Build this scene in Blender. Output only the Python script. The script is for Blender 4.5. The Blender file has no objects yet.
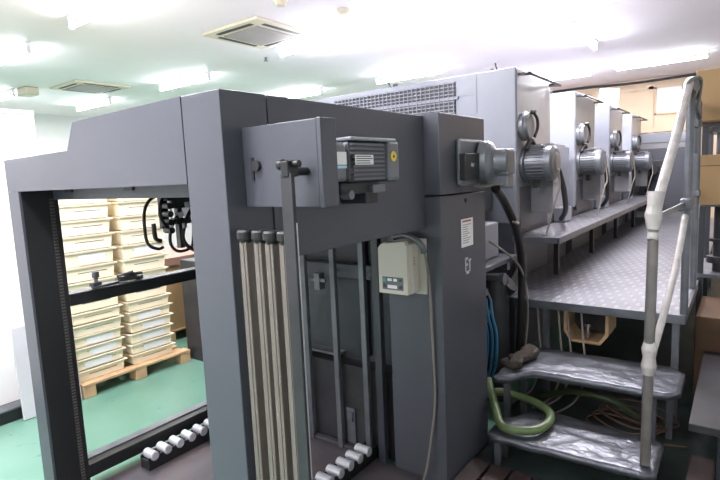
import bpy, bmesh, math, random
from math import sin, cos, pi, radians
from mathutils import Vector, Matrix
random.seed(7)
S = bpy.context.scene
COL = S.collection

# ------------------------------------------------------------------ materials
def mat(name, col, rough=.5, metal=0., var=.12, scale=3., bump=0., bscale=40., col2=None, emit=None, spec=.5, coat=0.):
    m = bpy.data.materials.new(name); m.use_nodes = True
    nt = m.node_tree; n = nt.nodes; l = nt.links
    p = n['Principled BSDF']
    p.inputs['Roughness'].default_value = rough
    p.inputs['Metallic'].default_value = metal
    p.inputs['Specular IOR Level'].default_value = spec
    p.inputs['Coat Weight'].default_value = coat
    c = (*col, 1); c2 = (*(col2 or tuple(v*(1-var) for v in col)), 1)
    tc = n.new('ShaderNodeTexCoord'); no = n.new('ShaderNodeTexNoise')
    no.inputs['Scale'].default_value = scale; no.inputs['Detail'].default_value = 5
    l.new(tc.outputs['Object'], no.inputs['Vector'])
    r = n.new('ShaderNodeValToRGB'); r.color_ramp.elements[0].position = .35; r.color_ramp.elements[1].position = .7
    r.color_ramp.elements[0].color = c2; r.color_ramp.elements[1].color = c
    l.new(no.outputs['Fac'], r.inputs['Fac']); l.new(r.outputs['Color'], p.inputs['Base Color'])
    if bump:
        nb = n.new('ShaderNodeTexNoise'); nb.inputs['Scale'].default_value = bscale
        l.new(tc.outputs['Object'], nb.inputs['Vector'])
        b = n.new('ShaderNodeBump'); b.inputs['Strength'].default_value = bump; b.inputs['Distance'].default_value = .01
        l.new(nb.outputs['Fac'], b.inputs['Height']); l.new(b.outputs['Normal'], p.inputs['Normal'])
    if emit:
        p.inputs['Emission Color'].default_value = (*emit[:3], 1); p.inputs['Emission Strength'].default_value = emit[3]
    return m

M = {}
M['paint'] = mat('slate_grey_paint', (.071,.075,.093), .42, var=.1, scale=2)
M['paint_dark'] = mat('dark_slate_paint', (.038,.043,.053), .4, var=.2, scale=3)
M['unit'] = mat('light_grey_blue_paint', (.25,.265,.31), .32, var=.08, scale=2)
M['unit_side'] = mat('worn_grey_side_paint', (.25,.25,.26), .3, var=.18, scale=4)
M['black'] = mat('black_metal', (.012,.013,.015), .4, var=.3)
M['blackrub'] = mat('black_rubber', (.012,.012,.013), .5, var=.3)
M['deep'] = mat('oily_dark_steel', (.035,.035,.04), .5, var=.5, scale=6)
M['brown_steel'] = mat('rusty_brown_plate', (.10,.08,.08), .5, var=.4, scale=4, col2=(.06,.055,.065))
M['floor'] = mat('green_epoxy', (.115,.25,.185), .2, var=.2, scale=1.3, col2=(.15,.29,.225))
M['ceil'] = mat('ceiling_paint', (.92,.845,.85), .8, var=.05, scale=.8)
M['cream_wall'] = mat('cream_wall_paint', (.80,.62,.44), .7, var=.04)
M['white_wall'] = mat('white_wall_paint', (.85,.835,.83), .7, var=.03)
M['tray'] = mat('cream_plastic', (.97,.87,.66), .45, var=.05)
M['paper'] = mat('white_paper', (.86,.86,.86), .8, var=.02)
M['ink'] = mat('dark_ink', (.06,.06,.08), .8)
M['wood'] = mat('pallet_wood', (.60,.40,.22), .7, var=.3, scale=8)
M['kraft'] = mat('kraft_cardboard', (.42,.27,.13), .75, var=.12, scale=3)
M['shadecard'] = mat('shade_darkened_cardboard', (.10,.055,.028), .8, var=.2)  # kraft colour darkened for the shade in which the floor box stands
M['darkwood'] = mat('reddish_dark_timber', (.07,.045,.042), .6, var=.4, scale=9)
M['galv'] = mat('galvanised_sheet', (.16,.17,.195), .36, metal=.55, var=.25, scale=9, bump=.9, bscale=16)
M['steelgrey'] = mat('grey_steel', (.16,.17,.19), .4, metal=.4, var=.3, scale=8)
M['castalu'] = mat('cast_grey_housing', (.17,.18,.20), .38, metal=.3, var=.2, scale=8)
M['chrome'] = mat('bright_steel', (.75,.75,.76), .22, metal=.9, var=.1)
M['roller'] = mat('pale_roller', (.55,.56,.6), .3, metal=.35, var=.1)
M['beige_bar'] = mat('beige_aluminium', (.20,.172,.152), .42, metal=.25, var=.15, scale=5)
M['ivory'] = mat('ivory_enamel', (.60,.56,.48), .4, var=.04)
M['cloth'] = mat('greasy_cloth', (.08,.065,.05), .9, var=.5, scale=14, bump=.8)
M['clear_wrap'] = mat('whitish_plastic_wrap', (.58,.55,.53), .25, var=.25, scale=14, bump=.6, bscale=30)
M['post'] = mat('dull_galvanised_pipe', (.22,.205,.195), .4, metal=.3, var=.3, scale=12)
M['greenhose'] = mat('green_hose', (.13,.19,.075), .4, var=.25, scale=10)
M['bluehose'] = mat('blue_tube', (.03,.22,.42), .4)
M['orange'] = mat('orange_brown_cable', (.13,.075,.05), .6)
M['beigecable'] = mat('beige_cable', (.24,.21,.18), .5)
M['yellow'] = mat('yellow_sticker', (.85,.6,.05), .5)
M['label_blue'] = mat('pale_blue_label', (.35,.6,.75), .5)
M['label_green'] = mat('teal_key', (.05,.35,.33), .5)
M['red'] = mat('red_paint', (.45,.03,.03), .4)
M['vent_frame'] = mat('cream_vent_frame', (.68,.60,.46), .5, var=.04)
M['vent_dark'] = mat('taupe_grille', (.34,.30,.28), .6)
M['glass_white'] = mat('frosted_pane', (.85,.87,.88), .25)
M['tube'] = mat('fluorescent_tube', (1,1,1), .4, emit=(.86,.90,1,38.0))
M['lampbody'] = mat('white_lamp_body', (.85,.86,.9), .4, var=.02)
M['marks'] = mat('scuff', (.03,.07,.06), .6)
M['shadefloor'] = mat('shade_dark_floor', (.05,.075,.07), .5, var=.5, scale=3)  # floor colour with the shade around catwalk and steps put in

# scuffed floor: dark droppings on the green epoxy
def floor_extra():
    m = M['floor']; nt = m.node_tree; n = nt.nodes; l = nt.links; p = n['Principled BSDF']
    src = p.inputs['Base Color'].links[0].from_socket
    tc = n['Texture Coordinate']
    no = n.new('ShaderNodeTexNoise'); no.inputs['Scale'].default_value = 7; no.inputs['Detail'].default_value = 8; no.inputs['Roughness'].default_value=.7
    l.new(tc.outputs['Object'], no.inputs['Vector'])
    r = n.new('ShaderNodeValToRGB'); r.color_ramp.elements[0].position=.62; r.color_ramp.elements[1].position=.70
    l.new(no.outputs['Fac'], r.inputs['Fac'])
    mx = n.new('ShaderNodeMixRGB'); mx.inputs[2].default_value=(.04,.09,.08,1)
    ml = n.new('ShaderNodeMath'); ml.operation='MULTIPLY'; ml.inputs[1].default_value=.55
    l.new(r.outputs['Color'], ml.inputs[0]); l.new(ml.outputs[0], mx.inputs[0]); l.new(src, mx.inputs[1]); l.new(mx.outputs[0], p.inputs['Base Color'])
floor_extra()

def checker_plate():
    m = bpy.data.materials.new('checker_plate'); m.use_nodes = True
    nt = m.node_tree; n = nt.nodes; l = nt.links; p = n['Principled BSDF']
    p.inputs['Metallic'].default_value=.45; p.inputs['Roughness'].default_value=.38
    tc = n.new('ShaderNodeTexCoord')
    hs = []
    for ang in (45,-45):
        mp = n.new('ShaderNodeMapping'); mp.inputs['Rotation'].default_value=(0,0,radians(ang)); mp.inputs['Scale'].default_value=(1,.33,0)
        l.new(tc.outputs['Object'], mp.inputs['Vector'])
        b = n.new('ShaderNodeTexVoronoi'); b.inputs['Scale'].default_value=19; b.inputs['Randomness'].default_value=.0
        l.new(mp.outputs[0], b.inputs['Vector']); hs.append(b)
    mn = n.new('ShaderNodeMath'); mn.operation='MINIMUM'; l.new(hs[0].outputs['Distance'], mn.inputs[0]); l.new(hs[1].outputs['Distance'], mn.inputs[1])
    r = n.new('ShaderNodeValToRGB'); r.color_ramp.elements[0].position=.22; r.color_ramp.elements[1].position=.32
    r.color_ramp.elements[0].color=(1,1,1,1); r.color_ramp.elements[1].color=(0,0,0,1)
    l.new(mn.outputs[0], r.inputs['Fac'])
    no = n.new('ShaderNodeTexNoise'); no.inputs['Scale'].default_value=2.2; no.inputs['Detail'].default_value=6; l.new(tc.outputs['Object'], no.inputs['Vector'])
    c = n.new('ShaderNodeValToRGB'); c.color_ramp.elements[0].position=.3; c.color_ramp.elements[1].position=.7
    c.color_ramp.elements[0].color=(.10,.10,.115,1); c.color_ramp.elements[1].color=(.18,.185,.21,1); l.new(no.outputs['Fac'], c.inputs['Fac'])
    mx = n.new('ShaderNodeMixRGB'); mx.inputs[2].default_value=(.45,.45,.49,1); l.new(c.outputs[0], mx.inputs[1])
    ml = n.new('ShaderNodeMath'); ml.operation='MULTIPLY'; ml.inputs[1].default_value=.25; l.new(r.outputs[0], ml.inputs[0]); l.new(ml.outputs[0], mx.inputs[0])
    l.new(mx.outputs[0], p.inputs['Base Color'])
    bp = n.new('ShaderNodeBump'); bp.inputs['Strength'].default_value=.5; bp.inputs['Distance'].default_value=.004
    l.new(r.outputs[0], bp.inputs['Height']); l.new(bp.outputs[0], p.inputs['Normal'])
    return m
M['checker'] = checker_plate()

# ------------------------------------------------------------------ mesh builder
class MB:
    def __init__(s): s.bm = bmesh.new()
    def box(s, x0,x1,y0,y1,z0,z1, bev=0., mtx=None):
        t = bmesh.new(); bmesh.ops.create_cube(t, size=1)
        for v in t.verts:
            v.co = Vector((x0+(v.co.x+.5)*(x1-x0), y0+(v.co.y+.5)*(y1-y0), z0+(v.co.z+.5)*(z1-z0)))
        if bev:
            bev = min(bev, .45*min(abs(x1-x0),abs(y1-y0),abs(z1-z0)))
            bmesh.ops.bevel(t, geom=t.edges[:], offset=bev, segments=2, affect='EDGES', profile=.5)
        s._merge(t, mtx); return s
    def _merge(s, t, mtx=None):
        if mtx is not None: bmesh.ops.transform(t, matrix=mtx, verts=t.verts[:])
        mp = {}
        for v in t.verts: mp[v] = s.bm.verts.new(v.co)
        for f in t.faces:
            g = s.bm.faces.new([mp[v] for v in f.verts]); g.smooth = f.smooth
        t.free()
    def rbox(s, c, size, rot=(0,0,0), bev=0.):
        from mathutils import Euler
        m = Matrix.Translation(Vector(c)) @ Euler([radians(a) for a in rot]).to_matrix().to_4x4()
        a,b,d = (q/2 for q in size)
        return s.box(-a,a,-b,b,-d,d,bev,m)
    def ring(s, c, ax, r, seg, up=None):
        ax = ax.normalized(); u = up or (Vector((0,0,1)) if abs(ax.z) < .9 else Vector((1,0,0)))
        a = ax.cross(u).normalized(); b = ax.cross(a)
        return [c + a*(r*cos(2*pi*i/seg)) + b*(r*sin(2*pi*i/seg)) for i in range(seg)]
    def cyl(s, p0, p1, r, seg=20, r2=None, cap=True):
        return s.lathe(p0, p1, [(0,r),(1,r if r2 is None else r2)], seg, cap)
    def lathe(s, p0, p1, prof, seg=24, cap=True):
        p0 = Vector(p0); p1 = Vector(p1); ax = p1-p0
        for i in range(len(prof)-1):
            (t0,r0),(t1,r1) = prof[i],prof[i+1]
            A = [s.bm.verts.new(q) for q in s.ring(p0+ax*t0, ax, max(r0,1e-4), seg)]
            B = [s.bm.verts.new(q) for q in s.ring(p0+ax*t1, ax, max(r1,1e-4), seg)]
            for k in range(seg):
                f = s.bm.faces.new((A[k],A[(k+1)%seg],B[(k+1)%seg],B[k])); f.smooth = True
        if cap:
            for t,r in (prof[0],prof[-1]):
                if r > 1e-3: s.bm.faces.new([s.bm.verts.new(q) for q in s.ring(p0+ax*t, ax, r, seg)])
        return s
    def tube(s, pts, r, seg=8, sub=6, closed=False):
        P = [Vector(p) for p in pts]; out = []
        n = len(P)
        rng = range(n if closed else n-1)
        for i in rng:
            p0 = P[(i-1)%n] if (closed or i>0) else P[i]; p1=P[i]; p2=P[(i+1)%n]; p3 = P[(i+2)%n] if (closed or i+2<n) else p2
            for k in range(sub):
                t=k/sub
                out.append(.5*((2*p1)+(-p0+p2)*t+(2*p0-5*p1+4*p2-p3)*t*t+(-p0+3*p1-3*p2+p3)*t**3))
        if not closed: out.append(P[-1])
        rings=[]; m=len(out); up=None
        for i,c in enumerate(out):
            d = (out[(i+1)%m]-out[i-1]) if (closed or 0<i<m-1) else (out[1]-out[0] if i==0 else out[-1]-out[-2])
            d.normalize()
            if up is None: up = Vector((0,0,1)) if abs(d.z)<.9 else Vector((1,0,0))
            a = d.cross(up).normalized(); b = a.cross(d).normalized(); up = b
            rings.append([s.bm.verts.new(c+a*(r*cos(2*pi*k/seg))+b*(r*sin(2*pi*k/seg))) for k in range(seg)])
        for i in range(m if closed else m-1):
            A=rings[i];B=rings[(i+1)%m]
            for k in range(seg):
                f=s.bm.faces.new((A[k],A[(k+1)%seg],B[(k+1)%seg],B[k])); f.smooth=True
        if not closed:
            s.bm.faces.new(rings[0][::-1]); s.bm.faces.new(rings[-1])
        return s
    def prism(s, poly, axis, a0, a1):
        def mk(p, a):
            return {'x':(a,p[0],p[1]),'y':(p[0],a,p[1]),'z':(p[0],p[1],a)}[axis]
        A=[s.bm.verts.new(mk(p,a0)) for p in poly]; B=[s.bm.verts.new(mk(p,a1)) for p in poly]
        n=len(poly)
        s.bm.faces.new(A); s.bm.faces.new(B[::-1])
        for i in range(n): s.bm.faces.new((A[i],B[i],B[(i+1)%n],A[(i+1)%n]))
        return s
    def crumple(s, amp, seed=0):
        from mathutils import noise
        for v in s.bm.verts:
            v.co += noise.noise_vector(v.co*9+Vector((seed,0,0)))*amp
        return s

W = {}
def link(name, mb, m, parent=None):
    bm = mb.bm
    bmesh.ops.recalc_face_normals(bm, faces=bm.faces[:])
    xs=[v.co for v in bm.verts]
    if parent is None:
        lo=Vector((min(c.x for c in xs),min(c.y for c in xs),min(c.z for c in xs))); hi=Vector((max(c.x for c in xs),max(c.y for c in xs),0))
        off=Vector(((lo.x+hi.x)/2,(lo.y+hi.y)/2,lo.z))
    else: off=W[parent.name]
    for v in bm.verts: v.co -= off
    me=bpy.data.meshes.new(name); bm.to_mesh(me); bm.free()
    me.materials.append(m if not isinstance(m,str) else M[m])
    o=bpy.data.objects.new(name,me); COL.objects.link(o)
    if parent is None: o.location=off
    else: o.parent=parent
    W[o.name]=off.copy()
    return o
def tag(o,label,cat,group=None,kind=None):
    o['label']=label; o['category']=cat
    if group: o['group']=group
    if kind: o['kind']=kind
    return o
def thing(name,loc,label,cat,group=None):
    o=bpy.data.objects.new(name,None); COL.objects.link(o); o.location=loc; o.empty_display_size=.1
    W[o.name]=Vector(loc); return tag(o,label,cat,group)
def struct(name,mb,m):
    o=link(name,mb,m); o['kind']='structure'; return o
def dup(root,delta,label=None,group=None):
    r=root.copy(); COL.objects.link(r); r.location=Vector(root.location)+Vector(delta); W[r.name]=W[root.name]+Vector(delta)
    if label: r['label']=label
    if group: r['group']=group
    for ch in list(root.children):
        c=ch.copy(); COL.objects.link(c); c.parent=r
        for g in list(ch.children):
            d=g.copy(); COL.objects.link(d); d.parent=c
    return r
def bx(name,m,par,*a,bev=.003): return link(name,MB().box(*a,bev=bev),m,par)

# ------------------------------------------------------------------ camera
yaw,pit,rol,F=-.640768783,-.123681142,-.0441739591,514.874511
f=Vector((sin(yaw)*cos(pit),cos(yaw)*cos(pit),sin(pit))); r=Vector((cos(yaw),-sin(yaw),0)); u=r.cross(f)
r2=cos(rol)*r+sin(rol)*u; u2=-sin(rol)*r+cos(rol)*u
cam=bpy.data.cameras.new('camera'); co=bpy.data.objects.new('camera',cam); COL.objects.link(co)
mw=Matrix((r2,u2,-f)).transposed().to_4x4(); mw.translation=Vector((0,0,1.65)); co.matrix_world=mw
cam.sensor_width=36; cam.lens=F/720*36; cam.clip_start=.02
S.camera=co

# ------------------------------------------------------------------ room
CZ=3.2; XL=-11.7; XR=2.2; YE=11.12; YB=-3.5
struct('floor',MB().box(XL-.2,XR+.2,YB-.2,YE+.2,-.1,0),'floor')
struct('ceiling',MB().box(XL-.2,XR+.2,YB-.2,YE+.2,CZ,CZ+.1),'ceil')
struct('wall_left',MB().box(XL-.1,XL,YB,YE,0,CZ),'white_wall')
struct('wall_right',MB().box(XR,XR+.1,YB,YE,0,CZ),'white_wall')
struct('wall_rear',MB().box(XL,XR,YB-.1,YB,0,CZ),'white_wall')
struct('wall_end',MB().box(XL,XR,YE,YE+.1,0,CZ),'cream_wall')
# trim boards on the end wall
t=MB()
for x in (-3.6,-2.5,-1.42,-.3,.9): t.box(x-.04,x+.04,YE-.03,YE,0,CZ-.15)
t.box(-6,XR,YE-.035,YE,2.22,2.32); t.box(-6,XR,YE-.03,YE,3.0,3.08)
struct('trim_1',t,'cream_wall')
t=MB(); t.tube([(-11,YE-.03,CZ-.03),(-6,YE-.03,CZ-.04),(-3,YE-.03,CZ-.02),(-1.7,YE-.03,CZ-.05),(-.5,YE-.03,CZ-.03),(XR,YE-.03,CZ-.03)],.022)
tag(link('ceiling_cable',t,M['paint_dark']),'dark cable run along the top of the peach end wall','cable')
w=struct('window_1',MB().box(-1.33,-.94,YE-.03,YE-.005,2.56,3.0,bev=.004),'glass_white')
t=MB()
for a in ((-1.36,-1.33,2.53,3.03),(-.94,-.91,2.53,3.03),(-1.36,-.91,2.53,2.56),(-1.36,-.91,3.0,3.03)): t.box(a[0],a[1],YE-.045,YE-.002,a[2],a[3])
link('window_frame',t,M['cream_wall'],w)

# partition at the far left with its dark kerb
pt=thing('partition_wall',(-4.3,.2,0),'white head-high partition screen behind the left post of the press','partition')
bx('panel','white_wall',pt,-4.36,-4.3,-2.2,1.74,.1,2.21)
bx('top_rail','white_wall',pt,-4.37,-4.29,-2.2,1.74,2.21,2.24)
bx('kerb','black',pt,-4.37,-4.17,-2.2,1.5,0,.085)
bx('kerb_top','steelgrey',pt,-4.3,-4.165,-2.2,1.5,.086,.1)
o=tag(link('wall_notice',MB().box(-4.299,-4.296,1.13,1.32,.49,.62),M['paper']),'small printed notice sheet taped low on the white partition','notice')
t=MB()
for i in range(6): t.box(-4.296,-4.2955,1.145,1.145+.1+.05*random.random(),.505+i*.018,.51+i*.018)
link('print_lines',t,M['ink'],o)
t=MB(); t.rbox((-4.125,1.56,.345),(.02,.41,.68),(0,-3,0),.004)
tag(link('white_board',t,mat('pale_grey_board',(.55,.55,.58),.5)),'pale grey-white board leaning upright behind the black rack of the left post','board')

# ------------------------------------------------------------------ trays on pallets
def pallet(x0,x1,y0,y1,label):
    p=thing('pallet',((x0+x1)/2,(y0+y1)/2,0),label,'pallet','wooden pallets under the stock')
    n=5
    for i in range(n):
        xx=x0+(x1-x0-.1)*i/(n-1)
        link('deck_board',MB().box(xx,xx+.1,y0,y1,.095,.115,bev=.003),M['wood'],p)
    for yy in (y0,(y0+y1)/2-.05,y1-.1):
        link('runner',MB().box(x0+.005,x1-.005,yy,yy+.1,.08,.094,bev=.002),M['wood'],p)
        for xx in (x0+.005,(x0+x1)/2-.06,x1-.125):
            link('block',MB().box(xx,xx+.12,yy+.001,yy+.099,0,.08,bev=.004),M['wood'],p)
    return p
pallet(-4.98,-4.09,1.78,2.76,'wooden pallet on green floor carrying the two stacks of cream trays')
pallet(-5.7,-4.78,2.97,3.95,'farther wooden pallet under the brown carton')
t=MB(); t.box(-5.65,-4.8,2.98,3.9,.116,.86,bev=.006)
c=tag(link('carton',t,M['kraft']),'plain brown carton on the farther pallet, below the black hoses','box')
link('lid_flap',MB().box(-5.67,-4.785,2.965,3.915,.8,.885,bev=.004),mat('brown_board',(.33,.2,.15),.7),c)

def make_tray(h,lab):
    # tray profile built at the first stack position, base z = 0
    root=thing('storage_tray',(-4.45,2.0,0),lab,'tray','cream plastic trays stacked on the pallet')
    b=MB(); x0,x1,y0,y1=-4.74,-4.165,1.79,2.155
    for (i,(e,z)) in enumerate([(0,0)]): pass
    # tapered open body
    bm=b.bm
    def rect(e,z): return [(x0-e,y0-e,z),(x1+e,y0-e,z),(x1+e,y1+e,z),(x0-e,y1+e,z)]
    def add(a,c):
        A=[bm.verts.new(p) for p in a];B=[bm.verts.new(p) for p in c]
        for k in range(4): bm.faces.new((A[k],A[(k+1)%4],B[(k+1)%4],B[k]))
        return A,B
    A,B=add(rect(0,0.002),rect(.010,h*.84)); bm.faces.new(A)
    add(rect(.010,h*.84),rect(.026,h*.86)); add(rect(.026,h*.86),rect(.030,h-.004)); add(rect(.030,h-.004),rect(.01,h-.004))
    A,B=add(rect(.01,h-.004),rect(-.004,.012)); bm.faces.new(B)
    link('tray_body',b,M['tray'],root)
    link('handle_slot',MB().box(x1+.004,x1+.0085,y0+.08,y0+.31,h*.52,h*.555,bev=.001),M['ink'],root)
    return root
tl=make_tray(.093,'x'); th=make_tray(.122,'x')
ordn=['bottom','second','third','fourth','fifth','sixth','seventh','eighth','ninth','tenth','eleventh','twelfth','thirteenth','fourteenth']
first={.093:tl,.122:th}; used=set()
for s,(dy,desc) in enumerate(((0,'left stack beside the black rack'),(.46,'right stack under the black hoses'))):
    z=.116
    for k in range(14):
        h=.093 if k<6 else .122
        src=first[h]
        lab=('cream plastic tray in the %s, %s from the pallet'%(desc,ordn[k] if k else 'lowest')) 
        d=(random.uniform(-.008,.008),dy+random.uniform(-.008,.008),z)
        if h in used: o=dup(src,d,lab)
        else:
            o=None
        if o is None:
            # keep originals as the very last use; copy first, move later
            o=dup(src,d,lab)
        if k in ((1,2,3) if s==0 else (1,2,3,4)) or (k in (9,) ):
            w_=.22; y0=2.0+d[1]-.12+random.uniform(-.03,.03); x1=-4.165+d[0]
            pl=link('paper_label',MB().rbox((x1+.0095,y0+.1,z+h*.42),(.002,w_,h*.62),(0,4,0)),M['paper'],o)
        z+=h
for o_ in (tl,th):
    for c_ in list(o_.children): bpy.data.objects.remove(c_)
    bpy.data.objects.remove(o_)

# ------------------------------------------------------------------ DELIVERY END
D=thing('press_delivery',(-2.0,1.7,0),'large slate grey delivery end of the printing press with open front and side','printing press')
bx('left_post','paint',D,-2.925,-2.80,1.024,1.035,0,1.6465,bev=0)
t=MB(); t.box(-2.925,-2.915,1.036,1.2,0,1.647); t.box(-2.88,-2.8,1.036,1.2,0,1.6465)
link('guide_channel',t,M['black'],D)
t=MB(); t.box(-2.815,-2.799,1.155,1.178,0.02,1.60)
rk=link('lift_chain',t,M['deep'],D)
t=MB()
for i in range(96): t.box(-2.799,-2.793,1.158,1.175,.03+i*.0165,.037+i*.0165)
link('chain_links',t,mat('worn_brass_chain',(.12,.105,.095),.5,metal=.3),rk)
hdr=[(-2.925,1.647),(-2.925,1.802),(-2.257,1.806),(-2.187,1.917),(-1.456,1.927),(-1.456,1.648)]
hd=link('header_cover',MB().prism(hdr,'y',1.024,1.17),M['paint'],D)
bx('inner_rail','paint',D,-2.84,-1.453,1.18,1.24,1.598,1.66)
t=MB()
for x in (-2.62,-2.08,-1.5): t.box(x-.035,x+.035,1.172,1.18,1.632,1.646)
link('rail_clip',t,M['black'],D)
t=MB(); t.box(-1.452,-1.263,1.024,1.213,0,1.927,bev=.003); link('near_post',t,M['paint'],D)
t=MB(); t.box(-1.302,-1.263,1.219,2.249,1.376,1.927,bev=.003); link('side_beam',t,M['paint'],D)
bx('drive_side_beam','paint_dark',D,-2.925,-2.86,1.2,2.3,1.6,1.79)
bx('roof_panel','paint',D,-2.18,-1.302,1.18,2.4,1.885,1.9)
bx('roof_side_panel','paint',D,-2.925,-2.18,1.18,2.4,1.79,1.8)
bx('roof_riser','paint',D,-2.2,-2.18,1.18,2.4,1.8,1.9)
bx('drive_side_rail','black',D,-2.9,-2.8,1.2,2.3,1.038,1.098,bev=.006)
bx('rail_top_strip','steelgrey',D,-2.895,-2.805,1.2,2.3,1.0985,1.103,bev=.001)
bx('base_rail','black',D,-2.92,-2.8,1.2,2.3,.08,.155,bev=.004)
bx('base_rail_strip','steelgrey',D,-2.918,-2.86,1.2,2.3,.156,.163,bev=.001)
bx('rear_left_post','paint_dark',D,-2.925,-2.8,2.3,2.42,0,1.79)
bx('floor_plate','brown_steel',D,-2.8,-1.32,1.05,2.27,.0,.03)
# column
bx('column_upper_cover','paint',D,-1.5,-1.178,2.25,2.79,1.540,1.937,bev=.004)
bx('column_door','paint',D,-1.5,-1.178,2.25,2.79,.02,1.533,bev=.004)
lk=link('door_lock',MB().cyl((-1.178,2.535,1.497),(-1.174,2.535,1.497),.011,16),M['black'],D)
# rear wall of the pile bay
bx('rear_panel','paint_dark',D,-2.8,-1.5,2.42,2.45,.5,1.79)
bx('rear_lower_box','deep',D,-2.8,-1.5,2.30,2.42,.03,.54)
bx('rear_ledge','steelgrey',D,-2.8,-1.95,2.34,2.42,.56,.575)
bx('cross_beam','paint',D,-2.8,-1.5,2.33,2.38,1.06,1.14)
for x in (-2.2,-1.93,-1.66): t=MB(); t.cyl((x,2.33,1.10),(x,2.305,1.10),.014,10); link('beam_bolt',t,M['castalu'],D)
t=MB(); t.box(-2.06,-2.02,2.28,2.33,.98,1.08); t.box(-2.1,-1.98,2.285,2.3,1.03,1.05)
link('beam_clamp',t,M['castalu'],D)
for x in (-2.12,-1.89,-1.68):
    bx('guide_bar','steelgrey',D,x-.017,x+.017,2.245,2.275,.03,1.9)
bx('guide_bar','paint_dark',D,-1.6,-1.555,2.235,2.275,.03,1.9)
t=MB(); t.box(-1.86,-1.80,2.285,2.3,.06,.28); t.box(-1.85,-1.81,2.27,2.286,.2,.26,bev=.003); link('stop_plate',t,M['steelgrey'],D)
bx('threshold_strip','brown_steel',D,-2.3,-1.75,2.255,2.29,.031,.05)
t=MB()
for x in (-2.45,-2.35,-1.77,-1.70): t.box(x,x+.02,2.39,2.42,.58,1.88)
link('rear_rib',t,M['deep'],D)

# nose box on side beam
J=thing('drive_box',(-1.1,1.13,1.568),'slate grey sheet metal box with side plate sticking out from the near post','machine box')
bx('housing','paint',J,-1.262,-.955,1.100,1.165,1.568,1.814,bev=.002)
bx('end_plate','paint',J,-.953,-.938,1.098,1.167,1.566,1.816,bev=.002)
t=MB(); t.box(-1.225,-1.215,1.095,1.1,1.65,1.72); t.cyl((-1.20,1.099,1.695),(-1.20,1.088,1.695),.017,14); link('latch_knob',t,M['deep'],J)
# gear motor
G=thing('gear_motor',(-1.15,1.6,1.56),'ribbed grey gear motor with yellow round sticker on the side beam','motor')
bx('gearbox','castalu',G,-1.262,-1.085,1.20,1.40,1.632,1.765,bev=.012)
bx('gearbox_label','paper',G,-1.0849,-1.084,1.33,1.398,1.69,1.733,bev=0)
bx('label_band','label_blue',G,-1.0849,-1.084,1.33,1.398,1.678,1.687,bev=0)
bx('flange','castalu',G,-1.262,-1.10,1.26,1.33,1.765,1.80,bev=.01)
t=MB(); t.box(-1.255,-1.1,1.40,1.44,1.64,1.75,bev=.01); link('coupling',t,M['black'],G)
t=MB(); t.box(-1.262,-1.115,1.45,1.69,1.628,1.775,bev=.014)
mb_=link('motor_body',t,M['paint'],G)
t=MB()
for i in range(9): t.box(-1.116,-1.102,1.46,1.66,1.636+i*.0155,1.642+i*.0155)
link('cooling_rib',t,M['castalu'],mb_)
bx('nameplate','paper',G,-1.102,-1.100,1.47,1.58,1.69,1.725,bev=0)
t=MB()
for i in range(4): t.box(-1.100,-1.0995,1.475,1.475+random.uniform(.05,.1),1.694+i*.008,1.697+i*.008)
link('print_lines',t,M['ink'],G)
bx('fan_cover','castalu',G,-1.262,-1.098,1.68,1.76,1.624,1.782,bev=.014)
bx('top_cover','unit',G,-1.255,-1.10,1.45,1.74,1.775,1.788,bev=.004)
t=MB(); t.cyl((-1.098,1.715,1.72),(-1.0965,1.715,1.72),.020,20); st=link('warning_sticker',t,M['yellow'],G)
link('sticker_mark',MB().cyl((-1.0965,1.715,1.72),(-1.096,1.715,1.72),.006,12),M['ink'],st)
t=MB(); t.box(-1.262,-1.13,1.42,1.66,1.585,1.628,bev=.006); t.box(-1.262,-1.14,1.58,1.66,1.545,1.59,bev=.004); link('motor_bracket',t,M['deep'],G)
bx('tension_block','castalu',G,-1.13,-1.105,1.58,1.66,1.585,1.615)
t=MB(); t.cyl((-1.14,1.44,1.585),(-1.10,1.44,1.585),.016,12); link('tensioner',t,M['castalu'],G)
# guard posts
for i,x in enumerate((-1.221,-1.163,-1.107,-1.055)):
    y=1.052+(.006 if i%2 else 0)
    if i==0:
        g=thing('guard_post',(x,y,0),'','post','beige square guard posts with black round caps')
        t=MB()
        t.box(x-.016,x+.016,y-.016,y+.016,.03,1.465,bev=.003)
        t.box(x-.005,x+.005,y-.018,y-.016,.03,1.46)
        link('bar',t,M['beige_bar'],g)
        t=MB(); t.lathe((x,y,1.462),(x,y,1.502),[(0,.017),(.3,.02),(.35,.027),(.85,.027),(1,.023)],24); link('cap',t,M['blackrub'],g)
        link('foot',MB().box(x-.022,x+.022,y-.022,y+.022,0,.03,bev=.003),M['black'],g)
        g0=g
    else:
        g=dup(g0,(x+1.221,y-1.052,0))
    g['label']=('leftmost beige guard post, right beside the near grey post','second beige guard post from the near grey post','third beige guard post from the near grey post','beige guard post partly hidden behind the black bar')[i]
B=thing('release_bar',(-1.0,1.03,0),'tall flat black bar with pivot joint on top, before the grey sheet metal box','bar')
t=MB(); t.box(-1.018,-.976,1.012,1.026,.02,1.665,bev=.002); link('flat_bar',t,M['deep'],B)
bx('edge_strip','roller',B,-.9758,-.975,1.0205,1.025,.02,1.53,bev=0)
t=MB(); t.box(-1.012,-.984,1.008,1.05,1.655,1.70,bev=.004); t.cyl((-1.035,1.035,1.69),(-.965,1.035,1.69),.010,14); t.cyl((-1.04,1.035,1.69),(-1.025,1.035,1.69),.015,14); t.cyl((-.998,1.03,1.67),(-.998,1.098,1.67),.012,12)
link('pivot_joint',t,M['black'],B)
link('bar_foot',MB().box(-1.03,-.965,1.0,1.034,0,.02,bev=.002),M['black'],B)

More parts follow.
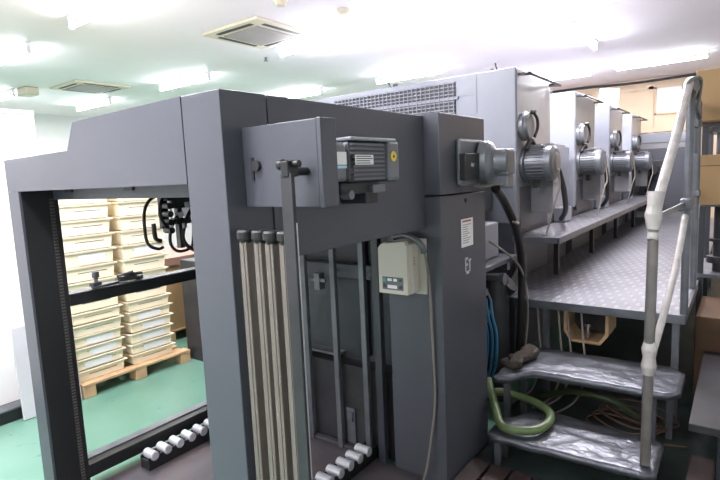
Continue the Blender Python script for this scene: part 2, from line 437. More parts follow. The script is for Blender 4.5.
# ivory control box on the column
K=thing('control_box',(-1.39,2.18,1.045),'ivory enamel control box with a small button panel on the column','control box')
t=MB(); t.prism([(-1.475,1.055),(-1.475,1.285),(-1.455,1.305),(-1.325,1.322),(-1.305,1.30),(-1.305,1.055)],'y',2.125,2.16)
t.box(-1.478,-1.300,2.16,2.235,1.05,1.31,bev=.012)
link('housing',t,M['ivory'],K)
bx('back_plate','ivory',K,-1.46,-1.262,2.236,2.25,1.04,1.325,bev=.002)
pn=bx('button_panel','steelgrey',K,-1.452,-1.33,2.122,2.126,1.075,1.14,bev=.001)
t=MB(); t.box(-1.448,-1.43,2.120,2.122,1.115,1.135); link('green_key',t,M['label_green'],pn)
t=MB(); t.box(-1.448,-1.43,2.120,2.122,1.085,1.105); t.cyl((-1.343,2.118,1.092),(-1.343,2.122,1.092),.009,14); t.cyl((-1.345,2.118,1.127),(-1.345,2.122,1.127),.006,12); link('button',t,M['ink'],pn)
t=MB(); t.box(-1.42,-1.365,2.120,2.122,1.083,1.10); t.box(-1.42,-1.395,2.1205,2.122,1.12,1.134); t.box(-1.385,-1.365,2.1205,2.122,1.12,1.134); link('display',t,M['paper'],pn)
t=MB(); t.tube([(-1.43,2.21,1.33),(-1.36,2.19,1.345),(-1.29,2.17,1.335),(-1.245,2.17,1.30),(-1.24,2.18,1.265)],.016,10); link('conduit_elbow',t,M['steelgrey'],K)
t=MB()
for z in (0,1,2): t.box(-1.3,-1.2985,2.18,2.19,1.20+z*.015,1.208+z*.015)
link('side_mark',t,M['kraft'],K)
t=MB(); t.tube([(-1.236,2.18,1.27),(-1.24,2.225,1.1),(-1.235,2.235,.8),(-1.232,2.24,.5),(-1.25,2.225,.3),(-1.27,2.2,.12),(-1.29,2.18,.04)],.006,6); link('cable',t,M['beigecable'],K)

# label and emblem on column
o=tag(link('door_label',MB().box(-1.178,-1.1765,2.47,2.615,1.25,1.40),M['paper']),'white printed sheet stuck on the grey column door','label')
t=MB()
for i in range(9): t.box(-1.1765,-1.176,2.485,2.485+random.uniform(.06,.115),1.27+i*.012,1.274+i*.012)
link('print_lines',t,M['vent_dark'],o); link('print_heading',MB().box(-1.1765,-1.176,2.485,2.59,1.383,1.392),M['red'],o)
t=MB()
for a in ((2.51,2.522,1.115,1.19),(2.522,2.545,1.178,1.19),(2.522,2.545,1.145,1.157),(2.522,2.56,1.10,1.115),(2.56,2.575,1.11,1.17),(2.552,2.585,1.165,1.178)): t.box(-1.178,-1.1765,*a)
tag(link('door_emblem',t,M['roller']),'small pale linked emblem below the printed sheet on the column door','emblem')

# column motor with black plate
Cm=thing('cylinder_motor',(-1.1,2.58,1.55),'grey cast motor with a square black cover on the upper column','motor')
t=MB(); t.box(-1.178,-1.150,2.42,2.72,1.575,1.815,bev=.012); link('mount_plate',t,M['castalu'],Cm)
t=MB(); t.lathe((-1.150,2.685,1.69),(-1.01,2.71,1.69),[(0,.12),(.3,.117),(.45,.10),(.55,.075),(1,.07)],28); link('motor_bell',t,M['castalu'],Cm)
t=MB(); t.box(-1.15,-1.115,2.405,2.575,1.605,1.74,bev=.004); bp=link('black_cover',t,M['black'],Cm)
t=MB(); t.prism([(2.465,1.675),(2.475,1.695),(2.495,1.685),(2.512,1.69),(2.495,1.67)],'x',-1.115,-1.114); link('white_mark',t,M['roller'],bp)
t=MB(); t.box(-1.06,-.995,2.66,2.78,1.62,1.76,bev=.015); t.box(-1.05,-1.0,2.68,2.76,1.55,1.63,bev=.01); link('terminal_box',t,M['castalu'],Cm)
t=MB(); t.tube([(-1.17,2.60,1.575),(-1.12,2.62,1.562),(-1.05,2.66,1.575),(-1.02,2.7,1.56)],.008,8); link('brass_pipe',t,M['beige_bar'],Cm)

# hoses bundle seen through the opening (hangs from the drive side beam)
H=thing('hose_bundle',(-2.86,1.8,1.23),'tangle of black hoses and valves hanging at the far side of the delivery','hoses')
t=MB()
X=-2.84
t.tube([(X,1.83,1.595),(X,1.74,1.57),(X,1.69,1.50),(X,1.68,1.38),(X,1.695,1.30),(X,1.75,1.265),(X,1.79,1.27)],.010,8)
t.tube([(X,1.85,1.6),(X+.02,1.79,1.55),(X+.03,1.77,1.47),(X+.02,1.80,1.41),(X,1.84,1.38)],.011,8)
t.tube([(X,1.9,1.45),(X+.02,1.84,1.37),(X+.02,1.83,1.29),(X,1.88,1.235),(X,1.95,1.23),(X,2.0,1.26),(X,2.02,1.4)],.010,8)
t.tube([(X+.03,2.0,1.5),(X+.03,1.94,1.41),(X+.02,1.92,1.31),(X+.02,1.97,1.24),(X+.02,2.06,1.22),(X,2.1,1.35)],.013,8)
t.tube([(X,1.78,1.31),(X,1.745,1.33),(X,1.74,1.42)],.014,8)
link('hose',t,M['blackrub'],H)
t=MB()
for z in (1.57,1.52,1.47,1.42,1.37): t.cyl((X-.02,1.83,z),(X+.05,1.83,z),.020,12)
t.box(X-.03,X+.03,1.87,2.05,1.50,1.6,bev=.006); t.box(X-.03,X+.03,1.88,2.0,1.40,1.44,bev=.006); t.box(X-.02,X+.02,1.90,1.93,1.25,1.5); t.box(X-.02,X+.02,2.02,2.12,1.3,1.6)
t.box(X-.05,X-.02,1.81,1.86,1.38,1.6)
link('valve_block',t,M['black'],H)
for y,z in ((1.96,1.52),(1.91,1.46),(2.05,1.56),(2.0,1.43),(1.93,1.39)): t=MB(); t.rbox((X+.035,y,z),(.01,.035,.035),(random.random()*60,0,0),.004); link('fitting',t,M['roller'],H)
for z in (1.545,1.495,1.445,1.395): t=MB(); t.cyl((X+.05,1.83,z),(X+.055,1.83,z),.008,10); link('fitting',t,M['roller'],H)

# clamps lying on the side rail
t=MB(); t.rbox((-2.85,1.42,1.110),(.05,.15,.012),(0,0,12),.003); t.lathe((-2.85,1.37,1.115),(-2.85,1.37,1.19),[(0,.012),(.5,.010),(.6,.02),(1,.018)],14); t.rbox((-2.84,1.36,1.125),(.03,.06,.02),(0,0,20),.003)
tag(link('hand_clamp',t,M['steelgrey']),'upright steel hand clamp lying on the black side rail before the trays','clamp')
t=MB(); t.rbox((-2.85,1.55,1.125),(.05,.10,.03),(0,0,-15),.006); t.cyl((-2.87,1.50,1.13),(-2.83,1.58,1.15),.016,12); t.cyl((-2.83,1.53,1.15),(-2.83,1.63,1.14),.008,10); t.rbox((-2.85,1.62,1.115),(.03,.05,.02),(0,0,30),.003)
tag(link('pipe_fitting',t,M['deep']),'jumble of dark pipe fitting lying on the black side rail right of the clamp','fitting')

# conveyors
def conveyor(x,y0,n,label):
    c=thing('roller_conveyor',(x,y0+.04*n,.03),label,'conveyor','short roller conveyors on the bay floor')
    link('side_rail',MB().box(x+.032,x+.044,y0-.04,y0+.085*n,.031,.105,bev=.002),M['black'],c)
    link('side_rail',MB().box(x-.044,x-.032,y0-.04,y0+.085*n,.031,.105,bev=.002),M['black'],c)
    link('cross_tie',MB().box(x-.032,x+.032,y0-.04,y0-.03,.035,.09,bev=.001),M['black'],c)
    for i in range(n):
        y=y0+.084*i
        t=MB(); t.lathe((x-.045,y,.105),(x+.05,y,.105),[(0,.022),(.05,.027),(.95,.027),(1,.022)],18)
        link('roller',t,M['roller'],c)
    return c
conveyor(-2.70,1.50,8,'short conveyor of pale rollers on the left, beside the base rail')
conveyor(-1.68,1.77,6,'short conveyor of pale rollers on the right, in front of the rear box')

# ------------------------------------------------------------------ low drive frame between delivery and first unit
Lw=thing('press_base_section',(-2.8,3.5,0),'low dark grey machine section with pipes between the column and the first printing unit','machine section')
bx('frame_body','deep',Lw,-4.2,-1.62,2.8,4.19,0,.95,bev=.01)
t=MB(); t.box(-1.9,-1.24,2.85,3.5,1.03,1.06,bev=.004); t.box(-1.9,-1.3,3.45,3.5,.95,1.03); link('side_shelf',t,M['paint'],Lw)
bx('shelf_leg','paint_dark',Lw,-1.8,-1.6,2.85,3.4,.95,1.03)
bx('valve_cabinet','unit',Lw,-1.75,-1.33,2.95,3.38,1.06,1.30,bev=.015)
bx('chain_hood','paint',Lw,-4.1,-1.7,2.80,4.19,1.31,1.85,bev=.01)
bx('hood_support','paint_dark',Lw,-4.0,-1.76,2.83,4.15,.95,1.31)
t=MB(); t.cyl((-1.62,3.5,.55),(-1.30,3.5,.85),.07,20); t.cyl((-1.4,3.46,.0),(-1.4,3.46,.9),.10,24); link('pump_pipe',t,M['deep'],Lw)
t=MB(); t.cyl((-1.62,3.25,.93),(-1.25,3.25,.93),.02,12); t.cyl((-1.27,3.25,.93),(-1.24,3.25,.93),.04,14); t.cyl((-1.3,3.02,.85),(-1.3,3.02,1.0),.018,12); t.box(-1.36,-1.28,3.0,3.06,.86,.9)
link('valve',t,M['castalu'],Lw)
t=MB()
for i,dx in enumerate((0,.03,.06)): t.tube([(-1.3+dx,3.0,.85),(-1.28+dx,2.98,.75),(-1.27+dx,3.02,.6),(-1.32+dx,3.1,.35),(-1.4,3.2,.1)],.008,6)
link('air_tube',t,M['bluehose'],Lw)
t=MB(); t.tube([(-1.12,2.80,1.55),(-1.14,3.0,1.45),(-1.16,3.25,1.25),(-1.2,3.45,1.0),(-1.22,3.5,.7),(-1.26,3.55,.2)],.026,10); link('thick_hose',t,M['blackrub'],Lw)
t=MB(); t.tube([(-1.35,3.2,1.2),(-1.25,3.25,1.12),(-1.2,3.4,1.0),(-1.19,3.5,.85),(-1.19,3.55,.6),(-1.22,3.55,.3)],.008,6); t.tube([(-1.15,3.16,1.34),(-1.11,3.14,1.31),(-1.13,3.10,1.33)],.008,6)
t.tube([(-1.33,3.12,.9),(-1.28,3.1,.8),(-1.3,3.08,.68),(-1.34,3.1,.6)],.007,6)
link('beige_tube',t,M['beigecable'],Lw)

# ------------------------------------------------------------------ PRINTING UNITS
def unit(dy,label,first=False,last=False):
    y=4.2+dy
    U=thing('printing_unit',(-2.9,y+.45,0),label,'printing unit','tall grey printing units in a row')
    t=MB(); t.box(-4.35,-1.5,y,y+.92,1.2,2.465,bev=.008); link('upper_body',t,M['unit'],U)
    t=MB(); t.box(-4.35,-1.52,y,y+.92,0,1.2,bev=.006); link('lower_body',t,M['paint'],U)
    t=MB(); t.box(-1.5,-1.494,y+.012,y+.91,1.22,2.44,bev=.002); link('side_cover',t,M['unit_side'],U)
    if not last:
     t=MB(); t.box(-4.3,-1.53,y+.921,y+1.73,1.1,1.86,bev=.006); t.box(-1.53,-1.515,y+.95,y+1.5,1.5,1.88,bev=.003); link('gap_cover',t,M['unit'],U)
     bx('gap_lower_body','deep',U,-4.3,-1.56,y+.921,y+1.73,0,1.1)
    # lift handle
    t=MB(); t.tube([(-1.494,y+.05,2.41),(-1.41,y+.06,2.405),(-1.40,y+.08,2.405),(-1.40,y+.84,2.405),(-1.41,y+.87,2.405),(-1.494,y+.88,2.41)],.012,8,sub=3); t.box(-1.494,-1.44,y+.04,y+.07,2.40,2.42); t.box(-1.47,-1.40,y+.78,y+.86,2.395,2.412)
    link('lift_handle',t,M['black'],U)
    # handwheel
    cy,cz=y+.14,2.0
    t=MB(); t.lathe((-1.494,cy,cz),(-1.43,cy,cz),[(0,.12),(.55,.12),(.7,.11),(1,.105)],32); hw=link('handwheel',t,M['castalu'],U)
    t=MB(); t.lathe((-1.43,cy,cz),(-1.424,cy,cz),[(0,.095),(1,.095)],28); link('wheel_face',t,M['unit_side'],hw)
    t=MB(); t.tube([(-1.41,cy+.02,cz+.11),(-1.40,cy+.085,cz+.06),(-1.40,cy+.095,cz-.02),(-1.41,cy+.05,cz-.09)],.013,8); t.cyl((-1.43,cy+.02,cz+.11),(-1.39,cy+.02,cz+.11),.018,12); link('crank_arm',t,M['black'],hw)
    # motor
    my,mz=y+.20,1.685
    t=MB(); t.lathe((-1.494,my,mz),(-1.235,my,mz),[(0,.155),(.1,.155),(.12,.130),(.72,.130),(.73,.145),(.93,.145),(1,.12)],32); mo=link('motor',t,M['steelgrey'],U)
    t=MB()
    for k in range(30):
        a=2*pi*k/30; c=Vector((-1.37,my+.132*cos(a),mz+.132*sin(a)))
        m=Matrix.Translation(c)@Matrix.Rotation(a,4,'X'); t.box(-.085,.085,-.008,.008,-.004,.004,0,m)
    link('cooling_rib',t,M['castalu'],mo)
    t=MB(); t.lathe((-1.235,my,mz),(-1.22,my,mz),[(0,.09),(1,.06)],24); link('motor_cap',t,M['castalu'],mo)
    t=MB(); t.box(-1.45,-1.33,my-.07,my+.07,mz+.10,mz+.155,bev=.01); t.tube([(-1.46,my-.08,mz+.12),(-1.44,my-.02,mz+.2),(-1.44,my+.06,mz+.17)],.02,8); link('terminal_box',t,M['deep'],mo)
    t=MB(); t.box(-1.494,-1.30,my+.13,my+.155,mz-.42,mz+.17,bev=.003); link('motor_shield',t,M['unit_side'],U)
    t=MB(); t.box(-1.42,-1.38,my-.03,my+.03,mz-.2,mz-.11); link('motor_foot',t,M['black'],U)
    bx('service_hatch','paint',U,-1.494,-1.489,y+.06,y+.80,1.15,1.50,bev=.002)
    bx('small_control','unit',U,-1.515,-1.40,y+1.1,y+1.34,1.106,1.25,bev=.01)
    t=MB(); t.tube([(-1.25,my+.12,mz-.06),(-1.27,my+.35,1.45),(-1.32,my+.6,1.25),(-1.4,my+.75,1.15)],.024,8); link('drain_hose',t,M['blackrub'],U)
    t=MB(); t.tube([(-1.22,my,mz-.05),(-1.20,my-.03,mz-.2),(-1.22,my-.06,1.4),(-1.26,my-.1,1.2),(-1.28,my-.12,1.11)],.008,6); link('motor_cable',t,M['beigecable'],U)
    t=MB(); t.box(-1.9,-1.86,y+.5,y+.62,2.465,2.50); t.tube([(-1.88,y+.55,2.5),(-1.9,y+.5,2.54),(-1.88,y+.45,2.56)],.012,6); link('lifting_eye',t,M['black'],U)
    if first:
        # grilled hood front
        t=MB(); t.box(-3.37,-2.03,y-.012,y-.001,2.15,2.42); gp=link('grille_panel',t,M['black'],U)
        t=MB()
        for i in range(9): t.box(-3.37,-2.03,y-.022,y-.012,2.157+i*.0315,2.165+i*.0315)
        for i in range(30): t.box(-3.365+i*.0455,-3.359+i*.0455,y-.024,y-.012,2.15,2.42)
        t.box(-3.39,-2.0,y-.02,y-.008,2.27,2.295)
        link('grille_slat',t,M['unit'],gp)
        t=MB(); t.box(-2.0,-1.835,y-.004,y,2.135,2.282); t.box(-2.0,-1.835,y-.004,y,2.292,2.462); link('corner_hatch',t,M['unit'],U)
        t=MB(); t.cyl((-2.75,y+.1,2.465),(-2.79,y+.1,2.56),.008,8); t.cyl((-2.7,y+.1,2.465),(-2.7,y+.1,2.50),.03,10)
        t.cyl((-1.72,y+.2,2.465),(-1.75,y+.2,2.56),.008,8); t.box(-1.77,-1.69,y+.18,y+.22,2.465,2.475); link('top_lever',t,M['deep'],U)
    return U
unit(0,'nearest and tallest-looking printing unit, with the black louvred grille on its front',True)
unit(1.83,'second printing unit from the delivery, directly behind the one with the grille')
unit(3.66,'third printing unit from the delivery, with a white sheet above it')
unit(5.40,'farthest printing unit, the smallest at the end of the catwalk',last=True)
# white sheet behind third unit
t=MB(); t.rbox((-1.83,9.45,2.64),(.30,.02,.50),(8,6,0),.003)
sh=tag(link('plastic_sheet',t,M['paper']),'white sheet standing upright on top of the far printing units','sheet')
# feeder block at the end
Fd=thing('feeder_cabinet',(-1.3,10.75,0),'dark blue-grey cabinet at the end of the press against the peach wall','cabinet')
bx('body','unit_side',Fd,-4.3,-.75,10.545,11.05,0,2.0,bev=.01); bx('top_panel','unit',Fd,-4.3,-.72,10.53,11.06,2.0,2.17,bev=.01)
bx('door','paint',Fd,-1.6,-.8,10.525,10.545,.8,1.9)
t=MB(); t.box(-1.49,-1.05,10.40,10.525,1.35,1.7,bev=.02); t.cyl((-1.3,10.2,1.55),(-1.3,10.36,1.55),.12,18); link('fan_housing',t,M['deep'],Fd)

# ------------------------------------------------------------------ SHELF, PLATFORM, STEPS
Sh=thing('footboard',(-1.33,7.1,1.06),'long narrow upper metal footboard running along the printing units','footboard')
bx('board','galv' if False else 'checker',Sh,-1.51,-1.15,4.13,10.2,1.085,1.1,bev=.002)
bx('edge_lip','steelgrey',Sh,-1.149,-1.135,4.13,10.2,1.05,1.103,bev=.002)
bx('end_lip','steelgrey',Sh,-1.51,-1.15,4.118,4.129,1.055,1.102,bev=.002)
for k in range(5):
    y=4.55+k*1.3
    link('bracket',MB().box(-1.3,-1.26,y,y+.04,.72,1.085,bev=.002),M['black'],Sh)
Pf=thing('catwalk_platform',(-.9,6.7,0),'wide grey checker plate catwalk platform beside the printing units','platform')
bx('plate','checker',Pf,-1.50,-.26,3.61,10.1,.70,.72,bev=.002)
bx('front_edge','steelgrey',Pf,-1.31,-.25,3.595,3.609,.665,.722,bev=.002)
bx('side_edge','steelgrey',Pf,-.259,-.245,3.61,10.1,.665,.724,bev=.002)
for x,y in ((-.30,3.66),(-.30,5.8),(-.30,8),(-1.1,3.68),(-1.1,6.5)):
    link('leg',MB().box(x-.02,x+.02,y-.02,y+.02,0,.70,bev=.002),M['steelgrey'],Pf)
t=MB(); t.prism([(4.0,.721),(4.0,.76),(4.3,.93),(4.34,.93),(4.34,.721)],'x',-1.48,-1.46); link('gusset',t,M['steelgrey'],Pf)

def stair_step(name,poly,z,th,label,legs,seed):
    s=thing(name,(-.7,poly[0][1],0),label,'step','wrinkled metal covered stair steps')
    b=MB()
    n=34;mm=14
    xs0=min(p[0] for p in poly);xs1=max(p[0] for p in poly)
    # grid between front and back edge curves
    fr=[p for p in poly if p[2]=='f']; bk=[p for p in poly if p[2]=='b']
    def ev(L,x):
        L=sorted(L)
        if x<=L[0][0]: return L[0][1]
        for a,c in zip(L,L[1:]):
            if x<=c[0]: return a[1]+(c[1]-a[1])*(x-a[0])/(c[0]-a[0]+1e-9)
        return L[-1][1]
    rows=[]
    for j in range(mm+3):
        row=[]
        for i in range(n+1):
            x=xs0+(xs1-xs0)*i/n; y0=ev(fr,x); y1=ev(bk,x)
            if j==0: co_=(x,y0+.003,z-th)
            elif j==mm+2: co_=(x,y1,z-th)
            else: co_=(x,y0+(y1-y0)*(j-1)/mm,z)
            row.append(Vector(co_))
        rows.append(row)
    from mathutils import noise
    V=[[b.bm.verts.new(p+noise.noise_vector(p*13+Vector((seed,0,0)))*.006+Vector((0,0,abs(noise.noise(p*24+Vector((seed,3,0)))))*1)*.007) for p in row] for row in rows]
    for j in range(mm+2):
        for i in range(n):
            fc=b.bm.faces.new((V[j][i],V[j][i+1],V[j+1][i+1],V[j+1][i])); fc.smooth=True
    for side in (0,n):
        b.bm.faces.new([V[j][side] for j in range(mm+3)])
    b.bm.faces.new([V[0][i] for i in range(n+1)]+[V[mm+2][i] for i in range(n,-1,-1)])
    link('tread',b,M['galv'],s)
    for (x,y) in legs: link('leg',MB().box(x-.017,x+.017,y-.017,y+.017,0,z-th-.004,bev=.002),M['steelgrey'],s)
    return s
stair_step('stair_step',[(-1.09,2.57,'f'),(-1.05,2.55,'f'),(-.32,2.575,'f'),(-.275,2.61,'f'),(-1.09,2.74,'b'),(-.98,2.93,'b'),(-.83,3.0,'b'),(-.275,2.94,'b')],.2,.035,'lowest stair step, wrinkled shiny metal, with the green hose lying on it',[(-1.05,2.62),(-.32,2.9),(-.32,2.62),(-1.05,2.72)],1)
stair_step('stair_step',[(-1.16,2.84,'f'),(-1.09,2.85,'f'),(-1.0,3.02,'f'),(-.28,3.06,'f'),(-.225,3.13,'f'),(-1.16,3.30,'b'),(-1.08,3.48,'b'),(-.30,3.50,'b'),(-.225,3.40,'b')],.42,.04,'middle stair step, shiny creased metal with a notched left end, under the platform edge',[(-1.12,3.25),(-.30,3.42),(-.36,3.2),(-1.12,2.95)],5)

o=struct('floor_shade_sheet',MB().box(-1.24,.6,.8,10.3,0,.004),'shadefloor')  # thin dark sheet over the green floor, standing in for shade
# rag on the middle step
t=MB()
t.rbox((-1.10,3.12,.455),(.10,.30,.05),(0,0,-12),.02); t.rbox((-1.09,3.02,.475),(.09,.12,.05),(10,5,20),.02); t.rbox((-1.08,3.26,.46),(.10,.10,.05),(0,10,-30),.02)
bmesh.ops.subdivide_edges(t.bm,edges=t.bm.edges[:],cuts=2,use_grid_fill=True); t.crumple(.018,3)
tag(link('cloth_rag',t,M['cloth']),'crumpled dirty brown rag on the left end of the middle step','rag')
# green hose loop on lowest step
t=MB(); t.tube([(-1.24,2.95,.34),(-1.12,2.75,.28),(-1.03,2.63,.232),(-.93,2.62,.235),(-.85,2.68,.235),(-.82,2.80,.24),(-.86,2.92,.24),(-.97,3.0,.24),(-1.1,3.02,.25),(-1.2,2.98,.26),(-1.3,2.9,.24)],.024,12)
tag(link('green_hose',t,M['greenhose']),'olive green hose curled in a loop on the lowest step','hose')
t=MB(); t.tube([(-1.1,3.45,.06),(-.85,3.35,.2),(-.6,3.3,.22),(-.45,3.4,.1),(-.4,3.6,.03)],.022,10)
tag(link('dark_green_hose',t,mat('dirty_green_hose',(.04,.06,.025),.5)),'darker second green hose sagging behind and below the middle step','hose')
t=MB()
for k in range(4):
    cx,cy=-.55+.03*k,3.35+.05*k
    t.tube([(cx-.2,cy,.04+.02*k),(cx-.1,cy+.12,.05+.02*k),(cx+.12,cy+.1,.03+.02*k),(cx+.2,cy-.02,.06),(cx,cy-.14,.03+.02*k)],.007,6,closed=True)
t.tube([(-.75,3.3,.02),(-.4,3.2,.06),(-.2,3.3,.03)],.007,6)
tag(link('cable_coil',t,M['orange']),'loose coil of brown cable on the floor under the steps','cable')
t=MB()
for k,(x,y) in enumerate(((-1.0,3.62),(-.95,3.66),(-.85,3.62),(-1.15,3.64))):
    t.tube([(x,y,.66),(x+.02,y-.03,.5),(x+.05,y-.1,.3),(x+.02,y-.2,.12),(x-.1,y-.25,.02)],.007,6)
tag(link('hanging_cables',t,M['beigecable']),'thin beige cables hanging down behind the steps from the platform edge','cable')

# wooden box under the platform
Wb=thing('wooden_box',(-.85,3.78,.42),'small open wooden box fixed under the platform edge','box')
t=MB(); t.prism([(-.98,.66),(-.98,.50),(-.93,.43),(-.74,.43),(-.69,.50),(-.69,.66),(-.71,.66),(-.71,.51),(-.75,.45),(-.92,.45),(-.96,.51),(-.96,.66)],'y',3.68,3.95); link('shell',t,M['wood'],Wb)
link('back_board',MB().box(-.96,-.71,3.90,3.93,.46,.66),M['deep'],Wb)
t=MB(); t.cyl((-.83,3.72,.46),(-.83,3.72,.54),.012,10); t.cyl((-.83,3.72,.54),(-.83,3.72,.56),.02,10); link('tap',t,M['chrome'],Wb)
link('hanger',MB().box(-.98,-.69,3.70,3.93,.66,.699),M['black'],Wb)

# handrail
R=thing('stair_handrail',(-.32,2.66,.21),'tape-wrapped pipe handrail rising from the lowest step to the platform','handrail')
t=MB(); t.cyl((-.327,2.66,.21),(-.319,2.672,1.40),.023,16); link('lower_post',t,M['post'],R)
t=MB(); t.cyl((-.26,3.64,.721),(-.262,3.66,2.08),.022,16); link('platform_post',t,M['steelgrey'],R)
t=MB(); t.cyl((-.265,4.42,.725),(-.27,4.42,2.05),.022,16); link('far_post',t,M['steelgrey'],R)
t=MB(); t.tube([(-.325,2.68,.72),(-.31,2.85,.80),(-.28,3.25,1.06),(-.265,3.58,1.33)],.018,12); link('lower_rail',t,M['clear_wrap'],R)
t=MB(); t.tube([(-.32,2.66,1.30),(-.315,2.76,1.47),(-.29,3.2,1.78),(-.27,3.62,2.10)],.024,12); link('upper_rail',t,M['clear_wrap'],R)
t=MB(); t.tube([(-.262,3.64,2.03),(-.264,4.0,2.06),(-.27,4.42,2.05)],.022,12); link('top_rail',t,M['post'],R)
t=MB(); t.lathe((-.325,2.665,.66),(-.322,2.67,.82),[(0,.026),(.25,.034),(.5,.028),(.75,.036),(1,.026)],14); t.crumple(.006,1); link('tape_wrap',t,M['clear_wrap'],R)
t=MB(); t.lathe((-.32,2.672,1.35),(-.318,2.69,1.52),[(0,.028),(.4,.036),(.6,.030),(1,.036)],14); t.crumple(.006,2); link('tape_wrap',t,M['clear_wrap'],R)
t=MB(); t.rbox((-.292,3.1,1.40),(.012,.86,.03),(0,0,-2.6),.003); t.rbox((-.262,3.66,1.40),(.06,.26,.07),(0,0,0),.01); link('flat_brace',t,M['steelgrey'],R)
t=MB(); t.rbox((-.268,4.42,1.42),(.06,.06,.05),(0,0,0),.01); link('pipe_clamp',t,M['steelgrey'],R)
t=MB(); t.lathe((-.262,3.60,2.04),(-.262,3.70,2.12),[(0,.03),(.5,.045),(1,.035)],14); t.tube([(-.3,3.62,1.98),(-.27,3.58,2.1),(-.22,3.7,2.12),(-.24,3.75,1.95)],.012,8); link('top_clamp',t,M['post'],R)
t=MB(); t.box(-.285,-.235,3.95,4.05,1.86,2.04,bev=.008); t.cyl((-.26,4.0,1.70),(-.26,4.0,1.86),.02,12); t.tube([(-.26,3.7,2.0),(-.23,3.85,1.92),(-.25,4.0,1.95)],.016,8); link('hanging_switch',t,M['steelgrey'],R)

# ------------------------------------------------------------------ right hand side stock
Rk=thing('storage_rack',(.2,5.2,0),'steel rack with black uprights at the right edge beyond the platform','rack')
for x in (-.24,.75):
    for y in (4.75,5.55):
        link('upright',MB().box(x-.02,x+.02,y-.02,y+.02,0,2.3,bev=.002),M['paint_dark'],Rk)
for z in (.75,1.30,1.90): bx('shelf_board','steelgrey',Rk,-.26,.77,4.72,5.58,z,z+.03)
t=MB()
for y in (4.85,5.0,5.2): t.cyl((-.15,y,1.55),(-.15,y,1.90),.022,12)
t.box(-.2,0,4.80,5.3,1.86,1.9)
link('hanging_rod',t,M['steelgrey'],Rk)
t=MB(); t.cyl((-.12,4.9,.78),(-.12,4.9,1.3),.05,16); t.cyl((-.12,4.9,.85),(-.12,4.9,.90),.09,20); t.cyl((-.12,4.9,1.02),(-.12,4.9,1.04),.08,20); link('roller_shaft',t,M['deep'],Rk)
t=MB(); t.box(-.295,.5,4.5,5.4,1.931,2.29,bev=.006)
c=tag(link('cardboard_box',t,M['kraft']),'large tan cardboard box on the top shelf at the right edge','box')
link('box_flap_tape',MB().box(-.2965,-.295,4.97,5.03,1.95,2.28),M['wood'],c)
t=MB(); t.box(-.262,.4,4.5,5.4,1.331,1.69,bev=.006)
c=tag(link('cardboard_box',t,M['kraft']),'flatter tan cardboard box on the middle shelf beside the handrail','box')
link('seam_line',MB().box(-.25,.35,4.499,4.5,1.61,1.615),M['darkwood'],c)
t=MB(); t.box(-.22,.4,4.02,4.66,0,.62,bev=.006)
c=tag(link('cardboard_box',t,M['shadecard']),'brown cardboard box on the floor in shadow to the right of the platform','box'); link('seam_line',MB().box(-.2,.38,4.018,4.02,.52,.525),M['darkwood'],c)
t=MB(); t.tube([(-.08,4.72,.61),(-.08,4.7,.85),(-.06,4.7,1.05),(0,4.72,1.2),(.1,4.73,1.24)],.02,10)
tag(link('red_pipe',t,M['red']),'red pipe at the right edge below the middle shelf','pipe')
Bn=thing('metal_bench',(.1,3.2,0),'low dark grey metal bench at the lower right edge','bench')
bx('bench_top','deep',Bn,-.165,.5,2.8,3.98,.36,.40,bev=.004)
for x,y in ((-.03,3.0),(-.12,3.88),(.45,3.0),(.45,3.88)): link('leg',MB().box(x-.02,x+.02,y-.02,y+.02,0,.36),M['paint_dark'],Bn)
t=MB(); t.box(-.17,-.06,2.2,3.1,0,.1,bev=.006)
tag(link('timber_beam',t,M['darkwood']),'reddish brown timber beam lying on the floor at the lower right corner','beam')

# duckboard in front of the steps
Db=thing('duckboard',(-.8,2.3,0),'dark reddish wooden slat walkway on the floor before the steps','walkway')
x=-1.165; 
for k in range(8):
    if x+.105>-.2: break
    link('slat',MB().box(x,x+.1,1.2,2.54,.02,.045,bev=.004),M['darkwood'],Db); x+=.118
link('bearer',MB().box(-1.165,-.23,1.25,1.31,0,.02),M['darkwood'],Db); link('bearer',MB().box(-1.165,-.23,2.3,2.36,0,.02),M['darkwood'],Db)

# ------------------------------------------------------------------ CEILING
def lamp(x,y,along='x',label=''):
    L=thing('ceiling_lamp',(x,y,CZ-.09),label,'lamp','fluorescent ceiling lamps')
    h=.6
    def B_(a0,a1,b0,b1,z0,z1,bev=0):
        t=MB()
        if along=='x': t.box(x+a0,x+a1,y+b0,y+b1,z0,z1,bev)
        else: t.box(x+b0,x+b1,y+a0,y+a1,z0,z1,bev)
        return t
    link('lamp_body',B_(-h,h,-.03,.03,CZ-.035,CZ-.001,.008),M['lampbody'],L)
    t=MB()
    if along=='x': t.cyl((x-h+.02,y,CZ-.095),(x+h-.02,y,CZ-.095),.018,10)
    else: t.cyl((x,y-h+.02,CZ-.095),(x,y+h-.02,CZ-.095),.018,10)
    link('tube',t,M['tube'],L)
    t=B_(-h,-h+.02,-.02,.02,CZ-.115,CZ-.035); 
    t2=B_(h-.02,h,-.02,.02,CZ-.115,CZ-.035)
    link('tube_holder',t,M['lampbody'],L); link('tube_holder',t2,M['lampbody'],L)
    ld=bpy.data.lights.new('lamp_light','AREA'); ld.shape='RECTANGLE'; ld.size=1.14; ld.size_y=.034; ld.energy=36; ld.color=(1,.942,.98)
    lo=bpy.data.objects.new('lamp_light',ld); COL.objects.link(lo); lo.parent=L; lo.location=(0,0,-.028)
    if along!='x': lo.rotation_euler=(0,0,pi/2)
    return L
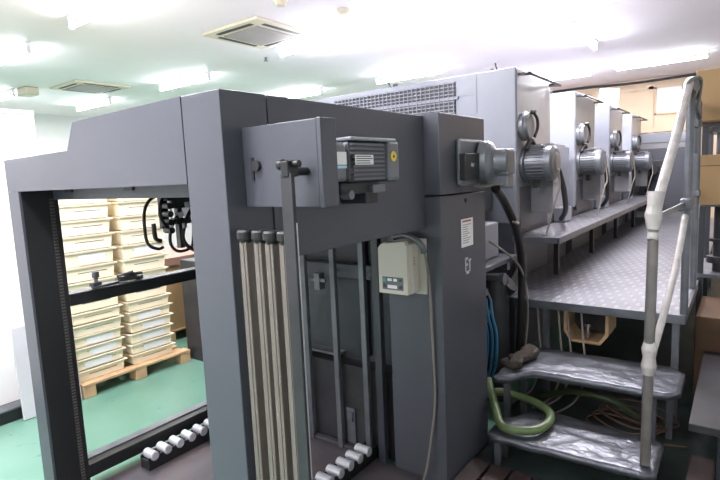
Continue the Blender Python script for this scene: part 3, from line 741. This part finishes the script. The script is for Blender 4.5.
LP=[(-4.35,2.4,'x','lamp nearest the upper left corner, above the left post'),
(-6.7,2.5,'x','lamp cut by the left edge of the photo'),
(-3.85,4.55,'x','lamp right of the square ceiling vent'),
(-6.7,4.8,'x','lamp between the two ceiling vents'),
(-9.5,4.85,'x','small lamp just above the step of the header'),
(-9.6,3.4,'x','lamp at far left, low over the partition'),
(-4.15,7.0,'x','lamp above the louvred grille'),
(-6.5,7.0,'x','lamp just above the side beam edge'),
(-1.55,6.6,'y','lamp running lengthwise above the first two printing units'),
(-2.1,4.9,'x','brightest lamp above the first printing unit'),
(-1.0,5.2,'x','lamp cut by the top edge above the catwalk'),
(-1.05,9.0,'x','lamp near the end wall above the handrail top'),
(-2.6,9.1,'x','lamp near the end wall behind the second unit'),
(-6.5,9.2,'x','lamp in the far back of the room'),
(-3.4,.6,'x','lamp outside the view, added to brighten the trays'),  # unseen lamp, put in to throw more light on the trays
(-2.6,2.4,'x','lamp outside the view, above the roof of the delivery'),
(-1.7,.3,'x','lamp outside the view above the photographer'),
(-6.7,.2,'x','lamp outside the view, far left'),
(-3.0,-2.0,'x','lamp outside the view, behind the photographer'),
(-1.2,-2.4,'x','lamp outside the view, farthest behind')]
for a in LP: lamp(a[0],a[1],a[2],'white tube '+a[3])

def vent(x,y,h,label):
    V_=thing('ceiling_vent',(x,y,CZ-.03),label,'ceiling vent','square air conditioning cassettes in the ceiling')
    t=MB(); t.box(x-h,x+h,y-h,y+h,CZ-.03,CZ-.001,bev=.006); fr=link('frame',t,M['vent_frame'],V_)
    g=h*.62
    link('grille',MB().box(x-g,x+g,y-g,y+g,CZ-.042,CZ-.03,bev=.003),M['vent_dark'],V_)
    for a in ((-g,g,-h*.86,-h*.74),(-g,g,h*.74,h*.86),(-h*.86,-h*.74,-g,g),(h*.74,h*.86,-g,g)):
        link('air_slot',MB().box(x+a[0],x+a[1],y+a[2],y+a[3],CZ-.034,CZ-.03),M['deep'],V_)
vent(-4.18,3.98,.42,'square cream air conditioning vent, the larger and nearer one')
vent(-8.15,4.15,.42,'square cream air conditioning vent, the smaller farther one at left')
t=MB(); t.box(-8.95,-8.65,3.42,3.62,CZ-.12,CZ-.001,bev=.02)
tag(link('ceiling_speaker',t,M['vent_frame']),'small beige box on the ceiling left of the farther vent','ceiling box')
for (x,y,lb) in ((-3.06,4.0,'round beige smoke detector on the ceiling right of the near vent'),(-3.3,3.42,'round beige smoke detector cut by the top edge of the photo')):
    t=MB(); t.lathe((x,y,CZ-.001),(x,y,CZ-.05),[(0,.06),(.5,.06),(1,.035)],24); tag(link('smoke_detector',t,M['vent_frame']),lb,'smoke detector','smoke detectors')
for (x,y,lb) in ((-4.95,4.8,'tiny sprinkler head beside the lamp right of the vent'),(-5.06,2.46,'tiny sprinkler head beside the upper left lamp')):
    t=MB(); t.cyl((x,y,CZ-.001),(x,y,CZ-.04),.015,10); t.cyl((x,y,CZ-.04),(x,y,CZ-.045),.028,12); tag(link('sprinkler_head',t,M['castalu']),lb,'sprinkler','sprinkler heads')

# ------------------------------------------------------------------ world, colour
w=bpy.data.worlds.new('world'); S.world=w; w.use_nodes=True
w.node_tree.nodes['Background'].inputs[0].default_value=(.9,.93,1,1); w.node_tree.nodes['Background'].inputs[1].default_value=.3
vs=S.view_settings; vs.view_transform='Standard'; vs.look='None'; vs.gamma=1; vs.use_curve_mapping=False; vs.exposure=0.85
